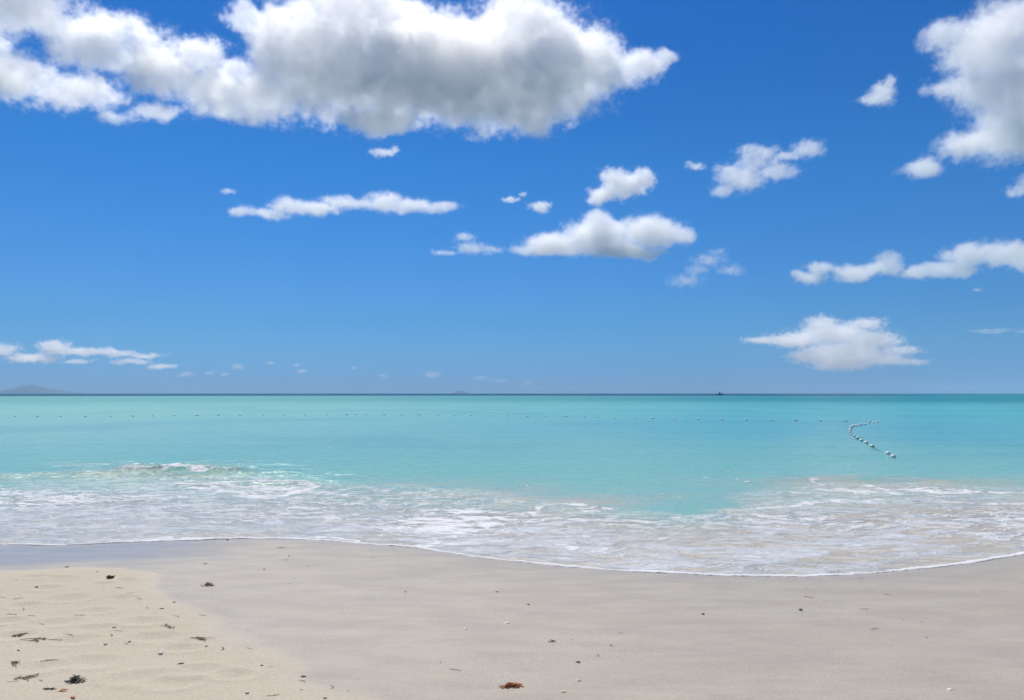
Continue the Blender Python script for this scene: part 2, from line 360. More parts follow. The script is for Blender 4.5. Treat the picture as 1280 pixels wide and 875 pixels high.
crest_glint = np.exp(-((s1 + .10 - .1 * n_md) / .20) ** 2) * sstep(120, 175, px) * sstep(330, 270, px) * sstep(-.7, .1, n_md + .6 * gnoise(X * 2.5, Y * 2.5, 77))  # sun glint on the breaker crest, painted in as white foam
thick = np.clip(thick + .8 * crest_glint, 0, 1); film_f = np.clip(film_f + .5 * crest_glint, 0, 1)
lipf = np.exp(-(V / np.clip(.10 + .09 * fbm(X * 1.1, X * 0 + 4.1, 3, 95), .045, .25)) ** 2)
sed = np.clip(inside * (.50 * sstep(.0, .5, rel) + .30) + .55 * blob(1100, 604, 190, 9) + .75 * blob(205, 590, 130, 9) + .5 * blob(70, 597, 140, 8) + .6 * blob(690, 622, 170, 10) + .45 * blob(500, 606, 150, 10), 0, 1)
sed = np.clip(sed * (.5 + .5 * sstep(250, 900, px)) + .45 * np.exp(-V / .7) + .25 * sstep(900, 1280, px) * inside, 0, 1)
# water colour by depth: pale turquoise over the sand shelf, dark where the shelf drops away
dist = np.hypot(X, Y)
far_l, far_r = np.array([.085, .42, .37]), np.array([.028, .30, .33])
rgt = sstep(150, 1150, px)[..., None]
shelf = np.array([.23, .47, .42]) * (1 - rgt) + np.array([.085, .36, .40]) * rgt
nearc = np.array([.19, .45, .40])
teal = np.array([.16, .38, .35]) * (1 - rgt) + np.array([.015, .20, .24]) * rgt
deep = np.array([.006, .06, .085]) * (1 - rgt) + np.array([.004, .07, .10]) * rgt
specv = .42 - .20 * sstep(25, 140, dist)
surf = inside[..., None] * sstep(.1, .6, rel)[..., None]; nearc = nearc * (1 - surf) + np.array([.35, .42, .45]) * surf
t1 = sstep(26, 60, dist)[..., None]
t2 = sstep(150, 330, dist * (1 + .05 * n_lo))[..., None]
t3 = sstep(760, 900, dist)[..., None] * (1 - .75 * sstep(1000, 1250, px)[..., None])
wcol = nearc * (1 - t1) + shelf * t1
wcol = wcol * (1 - t2) + teal * t2
wcol = wcol * (1 - t3) + deep * t3
# faint patches of sea grass and cloud-free swell
pat = sstep(.0, .6, fbm(X * .05, Y * .045, 5, 141)) * sstep(28, 45, dist) * (1 - t2[..., 0])
wcol = wcol * (1 - .14 * pat[..., None] * np.array([1, .7, .3]))

water_m = bpy.data.materials.new('water'); q = NT(water_m)
P = q.pos(); foam_a, thick_a, sed_a, lip_a = q.attr('foam'), q.attr('thick'), q.attr('sed'), q.attr('lip')
wc = q.N.new('ShaderNodeAttribute'); wc.attribute_name = 'wcol'; wc = wc.outputs[0]
warp = q.v('MULTIPLY', q.v('SUBTRACT', q.noise(P, .42, 3, .55, col=True), (.5, .5, .5)), (2.4, 2.0, 0))
Pw = q.v('ADD', P, warp)
warp2 = q.v('MULTIPLY', q.v('SUBTRACT', q.noise(P, 2.5, 3, .5, col=True), (.5, .5, .5)), (.35, .3, 0))
Pw2 = q.v('ADD', Pw, warp2)
st = q.noise(q.v('MULTIPLY', Pw, (.75, 1.7, 1)), 1.0, 9, .66)
st2 = q.noise(q.v('MULTIPLY', Pw2, (2.2, 5.0, 1)), 1.0, 7, .68)
S = q.m('ADD', q.m('MULTIPLY', st, .56), q.m('MULTIPLY', st2, .44))
thr = q.m('SUBTRACT', q.m('MULTIPLY_ADD', foam_a, -.20, .66), q.m('MULTIPLY', q.attr('trail'), .16))
filmv = q.m('MULTIPLY', q.ss(q.m('SUBTRACT', S, thr), -.05, .065), q.ss(foam_a, .0, .12))
# lace: ridges of warped noise and cell borders
rid = q.m('SUBTRACT', 1.0, q.m('ABSOLUTE', q.m('MULTIPLY_ADD', q.noise(q.v('MULTIPLY', Pw2, (.7, 1.5, 1)), 1.3, 6, .6), 2.0, -1.0)))
cell = q.vor(q.v('MULTIPLY', Pw2, (1.2, 2.2, 1)), 1.6, 'DISTANCE_TO_EDGE')
lace = q.m('MAXIMUM', q.ss(rid, .90, .99), q.m('MULTIPLY', q.m('SUBTRACT', 1.0, q.ss(cell, .015, .10)), q.ss(st2, .42, .58)))
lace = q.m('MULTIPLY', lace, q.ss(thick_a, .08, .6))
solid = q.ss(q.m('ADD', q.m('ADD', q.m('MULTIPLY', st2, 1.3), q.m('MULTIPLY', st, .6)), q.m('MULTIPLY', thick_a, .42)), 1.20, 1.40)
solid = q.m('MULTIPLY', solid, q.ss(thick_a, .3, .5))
lipm = q.ss(q.m('ADD', lip_a, q.m('MULTIPLY_ADD', q.noise(P, 9, 4, .6), .9, -.45)), .34, .62)
# long threads of foam drawn out by the running water
th1 = q.m('SUBTRACT', 1.0, q.m('ABSOLUTE', q.m('MULTIPLY_ADD', q.noise(q.v('MULTIPLY', Pw2, (.55, 2.4, 1)), 1.5, 5, .62), 2.0, -1.0)))
th2 = q.m('SUBTRACT', 1.0, q.m('ABSOLUTE', q.m('MULTIPLY_ADD', q.noise(q.v('MULTIPLY', Pw2, (.9, 3.6, 1)), 2.3, 5, .6), 2.0, -1.0)))
thread = q.m('MAXIMUM', q.ss(th1, .90, .985), q.m('MULTIPLY', q.ss(th2, .90, .985), .8))
tr = q.attr('trail')
fine = q.noise(q.v('MULTIPLY', Pw2, (5.0, 9.0, 1)), 1.0, 5, .65)
trw = q.m('ADD', q.m('MULTIPLY', tr, .80), q.m('ADD', q.m('MULTIPLY_ADD', st2, 2.2, -1.1), q.m('MULTIPLY_ADD', fine, 1.7, -.85)))
trw = q.m('MULTIPLY', q.ss(q.m('ADD', trw, q.m('MULTIPLY_ADD', rid, .8, -.62)), .42, .86), q.ss(tr, .05, .35))
thread = q.m('MULTIPLY', thread, q.m('MULTIPLY', q.ss(foam_a, .12, .5), q.ss(st, .40, .60)))
white = q.m('MAXIMUM', q.m('MAXIMUM', q.m('MAXIMUM', lace, solid), lipm), q.m('MAXIMUM', q.m('MULTIPLY', thread, .55), trw), clamp=True)
sedc = q.mix(q.ss(st, .4, .62), (.50, .42, .31), (.37, .41, .40))
base = q.mix(q.m('MULTIPLY', sed_a, q.m('MULTIPLY_ADD', st2, .9, .65), clamp=True), wc, sedc)
base = q.mix(q.m('MULTIPLY', filmv, .62), base, (.54, .555, .62))
base = q.mix(q.m('MULTIPLY', white, .92), base, (.84, .85, .87))
allfoam = q.m('MAXIMUM', q.m('MULTIPLY', filmv, .6), white)
rp = q.noise(q.v('MULTIPLY', P, (.8, 1.6, 1)), 1.6, 3, .55)
rp2 = q.noise(q.v('MULTIPLY', P, (1.0, 1.7, 1)), 7.0, 4, .6)
rp0 = q.noise(q.v('MULTIPLY', P, (.9, .55, 1)), .55, 4, .6)           # wind chop that still shows far out
hgt = q.m('ADD', q.m('ADD', q.m('MULTIPLY', rp, 1.0), q.m('MULTIPLY', rp2, .30)), q.m('MULTIPLY', rp0, q.attr('far')))
calm = q.m('ADD', q.m('SUBTRACT', 1.0, q.m('MULTIPLY', q.ss(foam_a, .1, .5), .65)), q.m('MULTIPLY', q.attr('rip'), .6))
nrm = q.bump(q.m('MULTIPLY', hgt, calm), .07, 1.0)
glz = q.m('MULTIPLY', q.noise(q.v('MULTIPLY', P, (1.0, .8, 1)), 4.2, 1.0, .5), q.attr('rip'))      # steep little facets on the breaking wave
nrm = q.bump(glz, .55, 1.0, nrm)
fb = q.m('ADD', q.m('MULTIPLY', white, .5), q.m('MULTIPLY', q.noise(P, 38, 4, .65), allfoam))
cn = q.bump(fb, .05, .9, nrm); dn = q.bump(q.m('ADD', fb, q.m('MULTIPLY', hgt, .9)), .04, .9)
crough = q.m('ADD', q.m('ADD', q.m('MULTIPLY', allfoam, .5), q.m('MULTIPLY_ADD', q.attr('specv'), -.45, .30)), q.m('MULTIPLY', q.attr('rip'), .07))
q.bsdf(base, .9, dn, spec=0.0, **{'Coat Weight': q.m('MULTIPLY', q.attr('specv'), 2.0), 'Coat Roughness': crough, 'Coat IOR': 1.33, 'Coat Normal': cn})
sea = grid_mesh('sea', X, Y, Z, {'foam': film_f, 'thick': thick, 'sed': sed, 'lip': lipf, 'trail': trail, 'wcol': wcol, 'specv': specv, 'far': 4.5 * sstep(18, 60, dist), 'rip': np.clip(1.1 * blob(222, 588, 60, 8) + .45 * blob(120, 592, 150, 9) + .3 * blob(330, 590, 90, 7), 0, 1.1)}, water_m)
tag(sea, kind='structure')

# ------------------------------------------------------------------ far islands
def plain(name, col, rough=.7, col2=None, sc=30.0, spec=.3, bump=0.0):
    m = bpy.data.materials.new(name); q = NT(m); P = q.pos()
    n = q.noise(P, sc, 4, .6)
    c = q.mix(q.ss(n, .35, .65), col, col2 or tuple(x * .65 for x in col))
    q.bsdf(c, rough, q.bump(n, bump) if bump else None, spec=spec)
    return m
isl_m = plain('island scrub', (.055, .075, .04), .9, (.10, .10, .07), .006)
def island(Y, prof, depth, seed):
    xs = np.linspace(prof[0][0], prof[-1][0], 90)
    hp = interp(xs, prof)
    tt = np.linspace(-1, 1, 40)
    X = (xs[None, :] - W0 / 2) / FPX * Y + tt[:, None] * 0
    Yg = Y + tt[:, None] * depth + X * 0
    hgt = hp[None, :] / FPX * Y * (1 - tt[:, None] ** 2) ** .8 * (1 + .22 * fbm(X / 210, Yg / 210, 4, seed) * (np.abs(tt[:, None]) > .02)) - 1.0
    o = grid_mesh('island', X, Yg, hgt, None, isl_m); tag(o, kind='structure')
island(11500, [(-60, 0), (-35, 1.5), (0, 3.2), (14, 5.5), (28, 8.2), (42, 9.6), (52, 8.6), (62, 5.6), (70, 3.6), (82, 3.0), (92, 1.6), (97, 0)], 320, 3)
island(12500, [(563, 0), (568, 1.6), (573, 3.4), (577, 3.6), (581, 2.2), (588, 0)], 120, 8)

# ------------------------------------------------------------------ objects: mesh builders
def bm_obj(name, verts, faces, mat, parent=None, smooth=True):
    me = bpy.data.meshes.new(name); me.from_pydata([tuple(v) for v in verts], [], faces); me.materials.append(mat)
    if smooth: me.polygons.foreach_set('use_smooth', [True] * len(me.polygons))
    me.update(); o = bpy.data.objects.new(name, me); CO.objects.link(o)
    if parent: o.parent = parent
    return o
class MB:
    def __init__(s): s.v, s.f = [], []
    def tube(s, pts, rad, n=6, flat=1.0):
        """tapered tube along pts; rad: list of radii; flat squashes its height"""
        pts = [Vector(p) for p in pts]; b = len(s.v)
        for i, p in enumerate(pts):
            d = (pts[min(i + 1, len(pts) - 1)] - pts[max(i - 1, 0)]).normalized()
            a = d.cross(Vector((0, 0, 1)))
            a = a.normalized() if a.length > 1e-4 else Vector((1, 0, 0)); c = a.cross(d)
            for k in range(n):
                t = 2 * math.pi * k / n
                s.v.append(p + a * (math.cos(t) * rad[i]) + c * (math.sin(t) * rad[i] * flat))
        for i in range(len(pts) - 1):
            for k in range(n):
                k2 = (k + 1) % n
                s.f.append((b + i * n + k, b + i * n + k2, b + (i + 1) * n + k2, b + (i + 1) * n + k))
        s.f.append(tuple(b + k for k in range(n))[::-1]); s.f.append(tuple(b + (len(pts) - 1) * n + k for k in range(n)))
        return s
    def lathe(s, prof, n=20, axis='Z', c=(0, 0, 0), ribs=0, ribamp=0):
        b = len(s.v)
        for (r, h) in prof:
            for k in range(n):
                t = 2 * math.pi * k / n; rr = r * (1 + ribamp * math.cos(ribs * t))
                p = {'Z': (rr * math.cos(t), rr * math.sin(t), h), 'X': (h, rr * math.cos(t), rr * math.sin(t))}[axis]
                s.v.append(Vector(p) + Vector(c))
        for i in range(len(prof) - 1):
            for k in range(n):
                k2 = (k + 1) % n
                s.f.append((b + i * n + k, b + i * n + k2, b + (i + 1) * n + k2, b + (i + 1) * n + k))
        s.f.append(tuple(b + k for k in range(n))[::-1]); s.f.append(tuple(b + (len(prof) - 1) * n + k for k in range(n)))
        return s
    def box(s, c, h):
        b = len(s.v)
        for x in (-1, 1):
            for y in (-1, 1):
                for z in (-1, 1): s.v.append(Vector((c[0] + x * h[0], c[1] + y * h[1], c[2] + z * h[2])))
        s.f += [tuple(b + i for i in f) for f in ((0, 1, 3, 2), (4, 6, 7, 5), (0, 4, 5, 1), (2, 3, 7, 6), (0, 2, 6, 4), (1, 5, 7, 3))]
        return s
    def blade(s, pts, width, fold=.3):
        """a leaf blade with a folded midrib and real thickness"""
        pts = [Vector(p) for p in pts]; n = len(pts); b = len(s.v); th = max(width) * .12
        for lay in (1, -1):
            for i, p in enumerate(pts):
                d = (pts[min(i + 1, n - 1)] - pts[max(i - 1, 0)]).normalized()
                a = d.cross(Vector((0, 0, 1))); a = a.normalized() if a.length > 1e-4 else Vector((1, 0, 0)); u = a.cross(d)
                for k in (-1, 0, 1): s.v.append(p + a * width[i] * k + u * (abs(k) * width[i] * fold + lay * th))
        for L in (0, 1):
            for i in range(n - 1):
                for k in (0, 1):
                    f = [b + L * n * 3 + i * 3 + k, b + L * n * 3 + i * 3 + k + 1, b + L * n * 3 + (i + 1) * 3 + k + 1, b + L * n * 3 + (i + 1) * 3 + k]
                    s.f.append(tuple(f if L == 0 else f[::-1]))
        for i in range(n - 1):
            for k in (0, 2):
                s.f.append((b + i * 3 + k, b + (i + 1) * 3 + k, b + n * 3 + (i + 1) * 3 + k, b + n * 3 + i * 3 + k))
        return s
    def build(s, name, mat, parent=None, smooth=True): return bm_obj(name, s.v, s.f, mat, parent, smooth)

# ------------------------------------------------------------------ floats and ropes of the swimming area
fl = bpy.data.materials.new('float plastic'); q = NT(fl); P = q.pos(); sz = q.N.new('ShaderNodeSeparateXYZ'); q.L.new(P, sz.inputs[0])
stain = q.m('ADD', sz.outputs[2], q.m('MULTIPLY_ADD', q.noise(P, 18, 3), .06, -.03))
q.bsdf(q.mix(q.ss(stain, -.045, .0), (.20, .125, .08), (.80, .77, .72)), .45)
collar_m = plain('float collar', (.45, .42, .38), .6)
rope_m = plain('rope', (.10, .12, .12), .9, (.05, .06, .06), 60)
def float_prof(R):
    return [(R * math.sin(t), -R * 1.08 * math.cos(t)) for t in [math.pi * (i + .0) / 14 * .86 + math.pi * .07 for i in range(15)]]
def make_float(detail):
    R = .098 if detail else .105
    o = MB().lathe(float_prof(R), 22 if detail else 12, 'X').build('float', fl)
    if detail:
        for sx in (-1, 1):
            MB().lathe([(.020, sx * .096), (.030, sx * .100), (.030, sx * .118), (.020, sx * .122)], 14, 'X').build('collar', collar_m, o)
    return o
def copy_tree(o):
    c = o.copy(); CO.objects.link(c)
    for ch in list(o.children):
        k = ch.copy(); CO.objects.link(k); k.parent = c
    return c
def on_sea(x, y, z=0.0):
    return solve_ground([x], [y], lambda a, b: 0 * a + z, 3000)
sea_co = np.stack([X, Y, Z], -1)
def sea_level(x, y):
    i = int(np.argmin((sea_co[:, :, 0] - x) ** 2 + (sea_co[:, :, 1] - y) ** 2)); return float(sea_co.reshape(-1, 3)[i, 2])
def float_line(pix, detail, labels, group, rope_label, rope_r, ends):
    pts = [];
    for (x, y) in pix:
        gx, gy = on_sea(x, y, .03); pts.append(Vector((float(gx[0]), float(gy[0]), 0)))
    first = None
    rnd = random.Random(4)
    for i, p in enumerate(pts):
        o = make_float(detail) if first is None else copy_tree(first)
        first = first or o
        d = (pts[min(i + 1, len(pts) - 1)] - pts[max(i - 1, 0)])
        p.z = sea_level(p.x, p.y) + .028 + rnd.uniform(-.012, .012)
        o.location = p; o.rotation_euler = (rnd.uniform(-.2, .2), rnd.uniform(-.12, .12), math.atan2(d.y, d.x) + rnd.uniform(-.15, .15))
        lab, grp = labels(i, len(pts)); tag(o, lab, 'float', grp)
    path = []
    for a, b in zip(pts[:-1], pts[1:]):
        n = 6
        for k in range(n):
            t = k / n; w = a.lerp(b, t); w.z = a.z * (1 - t) + b.z * t - .03 - .045 * math.sin(math.pi * t) * (1 if (b - a).length < 3 else .4) + .012 * math.sin(k * 2.1 + a.x)
            path.append(w)
    path.append(pts[-1] - Vector((0, 0, .03)))
    if ends:                                                   # the rope's free end trails below the surface
        path.append(pts[-1] + (pts[-1] - pts[-2]).normalized() * .8 - Vector((0, 0, .5)))
    r = MB().tube(path, [rope_r] * len(path), 5).build('float_rope', rope_m)
    tag(r, rope_label, 'rope')
FARX = [(-38, 521.2), (-10, 520.8), (19, 520.6), (47, 520.6), (76, 520.6), (107, 520.6), (138, 520.3), (166, 520), (191, 519.8), (218, 519.5), (246, 519.3), (273, 519.3), (300, 519.3),
        (329, 518.9), (355, 518.7), (381, 518.6), (409, 518.4), (434, 518.3), (444, 518.2), (457, 518.3), (480, 518.3), (502, 518.4), (524, 518.5), (547, 518.8), (569, 519), (589, 519.3), (612, 519.5), (635, 519.6),
        (659.5, 520.2), (683, 520.3), (707, 520.8), (731, 521.3), (747, 521.7), (768.5, 522.2), (793, 522.5), (816, 523), (843, 523.5), (873, 524), (902.5, 524.4), (933, 524.9), (964, 525.3), (994, 525.7), (1026, 526), (1057.5, 526.4)]
FARX = [p for p in FARX if p[0] > -20]
def far_lab(i, n):
    if i < 12: return 'tiny float looking dark on the left stretch of the far rope', 'floats on the left stretch of the far rope'
    if i == n - 1: return 'white float ending the far rope, beside the bend of the near line', None
    if i in (17, 18, 19): return 'white float in the close-set trio on the middle of the far rope', 'close-set trio of floats on the far rope'
    if i < 27: return 'tiny white float on the middle stretch of the far rope', 'floats on the middle stretch of the far rope'
    return 'small white float on the right stretch of the far rope', 'floats on the right stretch of the far rope'
float_line(FARX, False, far_lab, None, 'long thin rope threading the far row of floats across the bay', .016, False)
NEAR = [(1096.1, 527.5), (1091.2, 528.3), (1087.1, 526.9), (1086.6, 528.9), (1081.5, 530.5), (1076.8, 530.6), (1074.4, 531.4), (1070.6, 532.4), (1067.4, 532.2), (1065.8, 532.9), (1064, 534.2), (1063, 535.9), (1062.6, 538), (1063.1, 540.2),
        (1064.5, 542.7), (1067.7, 545.5), (1071.8, 547.8), (1076.6, 550.1), (1082.8, 554.1), (1090.3, 557.7), (1109.9, 568), (1116.5, 570.6)]
def near_lab(i, n):
    special = {n - 1: 'white float at the very end of the curved line nearest the beach', n - 2: 'big white float second from the beach end of the curved line',
               n - 3: 'white float just before the bare stretch of the curved rope', n - 4: 'white float second before the bare stretch of the curved rope', 0: 'tiny white float at the seaward tip of the curved line',
               2: 'small white float set slightly seaward of its neighbours near the curved line tip'}
    if i in special: return special[i], None
    if i < 9: return 'small white float on the seaward arm of the curved float line', 'floats on the seaward arm of the curved line'
    if i < 15: return 'white float crowded at the bend of the curved float line', 'floats at the bend of the curved line'
    return 'white float on the beachward arm between the bend and the bare rope', 'floats on the beachward arm of the curved line'
# the two arms swap the seaward order where photo floats overlap
float_line(NEAR, True, near_lab, None, 'dark wet rope holding the curved line of white floats', .011, True)

# ------------------------------------------------------------------ motor boat on the horizon
boat = bpy.data.objects.new('motor_boat', None); CO.objects.link(boat)
gx, gy = on_sea(899.8, 493.75); boat.location = (float(gx[0]), float(gy[0]), .1); boat.scale = (1.15, 1.15, 1.5)
tag(boat, 'tiny dark motor boat with a small cabin far out on the horizon', 'boat')
hull_m = plain('boat hull paint', (.02, .03, .07), .4); cab_m = plain('boat cabin paint', (.10, .13, .20), .5); glass_m = plain('boat glass', (.01, .012, .016), .08, spec=.6)
st_ = [(-4.2, 1.2, .75, .0), (-3.6, 1.35, .8, -.3), (-1.5, 1.5, .85, -.4), (1.0, 1.45, 1.0, -.4), (2.8, 1.0, 1.25, -.3), (3.9, .35, 1.5, .1), (4.3, .04, 1.6, .8)]
vv, ff = [], []
for (x, w, top_, bot_) in st_:
    vv += [(x, -w, top_), (x, -w * .8, (top_ + bot_) / 2), (x, -w * .3, bot_), (x, w * .3, bot_), (x, w * .8, (top_ + bot_) / 2), (x, w, top_)]
for i in range(len(st_) - 1):
    for k in range(6): ff.append((i * 6 + k, i * 6 + (k + 1) % 6, (i + 1) * 6 + (k + 1) % 6, (i + 1) * 6 + k))
ff += [tuple(range(6))[::-1], tuple(range(len(vv) - 6, len(vv)))]
bm_obj('hull', vv, ff, hull_m, boat, False)
cb = bm_obj('cabin', [(-1.3, -.9, .9), (1.3, -.9, .9), (1.3, .9, .9), (-1.3, .9, .9), (-1.2, -.75, 2.4), (.6, -.75, 2.4), (.6, .75, 2.4), (-1.2, .75, 2.4)], [(0, 1, 5, 4), (1, 2, 6, 5), (2, 3, 7, 6), (3, 0, 4, 7), (4, 5, 6, 7)], cab_m, boat, False)
bm_obj('window', [(-1.0, -.875, 1.5), (.7, -.875, 1.5), (.5, -.80, 2.15), (-1.0, -.80, 2.15)], [(0, 1, 2, 3)], glass_m, cb, False)
MB().tube([(-.6, 0, 2.4), (-.6, 0, 3.6)], [.09, .06], 6).build('mast', hull_m, boat)
MB().box((-4.3, 0, .9), (.25, .3, .55)).build('outboard_engine', hull_m, boat, False)
MB().tube([(2.2, -.9, 1.2), (2.2, -.9, 1.75), (3.6, -.3, 2.05), (3.6, .3, 2.05), (2.2, .9, 1.75), (2.2, .9, 1.2)], [.04] * 6, 5).build('bow_rail', hull_m, boat)

# ------------------------------------------------------------------ drift on the sand
M = {
 'dark': plain('dark dry seaweed', (.14, .075, .05), .8, (.07, .04, .03), 90),
 'red': plain('red brown seaweed', (.32, .10, .055), .7, (.17, .055, .035), 120),
 'orange': plain('orange seaweed', (.50, .18, .05), .65, (.30, .09, .03), 90),
 'tan': plain('tan dry weed', (.27, .18, .11), .85, (.16, .10, .06), 80),
 'brown': plain('brown weed', (.22, .13, .08), .8, (.12, .07, .045), 90),
 'grey': plain('grey dry twig', (.30, .29, .27), .85, (.15, .14, .13), 80),
 'green': plain('dark green weed', (.05, .065, .03), .7, (.03, .035, .02), 60),
 'white': plain('bleached shell', (.78, .75, .70), .5, (.66, .62, .56), 60),
 'cream': plain('cream shell', (.62, .52, .38), .5, (.45, .36, .25), 70),
 'stone': plain('grey pebble', (.36, .35, .33), .7, (.26, .25, .23), 60),
}
RND = random.Random(77)
def curve(L, bend, n, rnd, lift=.004):
    a = rnd.uniform(-.3, .3); p = Vector((-L / 2, 0, lift)); pts = [p.copy()]
    k = rnd.uniform(-1, 1) * bend
    for i in range(n):
        a += k / n * 2 + rnd.uniform(-.5, .5) * bend * .6
        p = p + Vector((math.cos(a), math.sin(a), 0)) * L / n
        w = p.copy(); w.z = lift + abs(rnd.gauss(0, 1)) * L * .02; pts.append(w)
    return pts
def strand(s, mat, rnd):
    pts = curve(s, .8, 8, rnd); r0 = min(max(s * .026, .0018), .0045)
    mb = MB().tube(pts, [r0 * (.5 + .5 * math.sin(math.pi * (i + .7) / 9.4)) * rnd.uniform(.7, 1.3) for i in range(9)], 6, .6)
    for j in range(rnd.randint(0, 2)):                          # side shoots
        b = pts[rnd.randint(2, 6)]; a = rnd.uniform(0, 6.28); l = s * rnd.uniform(.08, .2)
        mb.tube([b, b + Vector((math.cos(a) * l * .5, math.sin(a) * l * .5, .002)), b + Vector((math.cos(a + .4) * l, math.sin(a + .4) * l, 0))], [r0 * .8, r0 * .6, r0 * .3], 5)
    return mb.build('seaweed_strand', M[mat])
def scrap(s, mat, rnd):
    mb = MB()
    for j in range(rnd.randint(2, 4)):
        a = rnd.uniform(0, 6.28); l = s * rnd.uniform(.35, .6); o = Vector((rnd.uniform(-.2, .2) * s, rnd.uniform(-.2, .2) * s, s * .04))
        d = Vector((math.cos(a), math.sin(a), 0)); u = Vector((-d.y, d.x, 0))
        mb.blade([o - d * l, o - d * l * .4 + u * l * .1 + Vector((0, 0, s * .08)), o + d * l * .3 - u * l * .05 + Vector((0, 0, s * .12)), o + d * l], [s * .05, s * .16, s * .14, s * .03], .5)
    return mb.build('seaweed_scrap', M[mat])
def clump(s, mats, rnd, tall=.3, n=40, wide=.6, name='seaweed_clump'):
    root = None
    for mi, mat in enumerate(mats):
        mb = MB()
        for j in range(n // len(mats)):
            a = rnd.uniform(0, 6.28); e = rnd.uniform(.05, 1.0); l = s * rnd.uniform(.16, .34)
            o = Vector((rnd.gauss(0, .22) * s, rnd.gauss(0, .22 * wide) * s, 0)); o.z = max(0, s * tall * (1 - 2.2 * (o.length / s)) * rnd.random())
            d = Vector((math.cos(a) * math.cos(e), math.sin(a) * math.cos(e), math.sin(e) * tall * 2.2))
            u = Vector((-d.y, d.x, 0)) * rnd.uniform(-.5, .5)
            pts = [o, o + d * l * .4 + u * l * .2, o + d * l * .75 + u * l * .1, o + d * l - Vector((0, 0, l * .15))]
            for p in pts: p.z = max(p.z, .002)
            if rnd.random() < .45: mb.tube(pts, [s * .018, s * .016, s * .012, s * .005], 5)
            else: mb.blade(pts, [s * .018, s * .05, s * .045, s * .008], .4)
        o = mb.build(name if root is None else 'frond', M[mat], root)
        root = root or o
    return root
def pile(s, mat, rnd, n=7, spread=.6):
    mb = MB()
    for j in range(n):
        l = s * rnd.uniform(.3, .7); a = rnd.gauss(.1, .6) if j else 0.0; o = Vector((rnd.uniform(-.4, .4) * s, rnd.uniform(-.12, .12) * s * spread, .003 + .003 * rnd.random()))
        if not j: l, o = s, Vector((0, 0, .004))
        pts = curve(l, .7, 5, rnd); m = [Vector((p.x * math.cos(a) - p.y * math.sin(a), p.x * math.sin(a) + p.y * math.cos(a), p.z)) + o for p in pts]
        r = rnd.uniform(.0025, .005); mb.tube(m, [r * .6, r, r, r, r * .8, r * .4], 5, .7)
    return mb.build('twig_pile', M[mat])
def shell(s, mat, rnd):
    """a small ribbed bivalve lying hollow side down"""
    mb = MB(); n = 18; b = 0; R = s / 2
    prof = [(0, .40), (.30, .37), (.58, .28), (.80, .16), (.95, .05), (1.0, 0.0)]
    for (r, h) in prof:
        for k in range(n):
            t = 2 * math.pi * k / n; rib = 1 + .05 * math.cos(n / 2 * t) * r; f = 1 - .22 * (math.sin(t) < -.6) * r
            mb.v.append(Vector((r * R * math.cos(t) * rib * 1.1, r * R * math.sin(t) * f * rib - .15 * R * (1 - r), h * R * 1.2)))
    for i in range(len(prof) - 1):
        for k in range(n): mb.f.append((i * n + k, i * n + (k + 1) % n, (i + 1) * n + (k + 1) % n, (i + 1) * n + k))
    mb.f.append(tuple(range((len(prof) - 1) * n, len(prof) * n))[::-1])
    return mb.build('shell', M[mat])
def pebble(s, mat, rnd):
    mb = MB().lathe([(s * .5 * math.sin(t), s * .3 - s * .32 * math.cos(t)) for t in [math.pi * (.06 + .88 * i / 8) for i in range(9)]], 14, 'Z')
    for v in mb.v:
        k = 1 + .14 * math.sin(v.x * 9 / s + rnd.random() * .2) + .1 * math.cos(v.y * 11 / s); v.x *= k; v.y *= k * .8
    return mb.build('pebble', M[mat])
def leaf(s, mat, rnd):
    pts = [Vector((-s / 2, 0, .004)), Vector((-s * .25, s * .05, s * .10)), Vector((0, s * .06, s * .16)), Vector((s * .28, .02 * s, s * .12)), Vector((s / 2, -.04 * s, .01))]
    o = MB().blade(pts, [s * .02, s * .17, s * .22, s * .15, s * .015], .55).build('leaf', M[mat])
    MB().tube([pts[0], pts[0] + Vector((-s * .12, .01, 0)), pts[0] + Vector((-s * .25, .03 * s, -.001))], [s * .02, s * .016, s * .012], 5).build('stalk', M['brown'], o)
    return o
def husk(s, rnd):
    """broken half of a nut husk with a ragged rim"""
    mb = MB(); n = 20; R = s / 2
    outer = [(.15, -.0), (.55, .03), (.85, .2), (1.0, .45), (.97, .66)]; inner = [(.82, .64), (.84, .45), (.6, .2), (.15, .12)]
    for j, (r, h) in enumerate(outer + inner):
        for k in range(n):
            t = 2 * math.pi * k / n; rag = (1 + .18 * math.sin(3 * t + 1) + .1 * math.sin(7 * t)) if h > .6 else 1
            mb.v.append(Vector((r * R * math.cos(t), r * R * math.sin(t) * .8, h * R * rag)))
    m = len(outer) + len(inner)
    for i in range(m - 1):
        for k in range(n): mb.f.append((i * n + k, i * n + (k + 1) % n, (i + 1) * n + (k + 1) % n, (i + 1) * n + k))
    mb.f.append(tuple(range(n))[::-1]); mb.f.append(tuple(range((m - 1) * n, m * n)))
    o = mb.build('nut_husk', M['dark'])
    pts = [Vector((R * .95 * math.cos(t), R * .76 * math.sin(t), R * .64)) for t in [math.pi * (1.05 + .9 * i / 6) for i in range(7)]]
    MB().tube(pts, [R * .08] * 7, 5).build('fibre', M['red'], o)
    return o
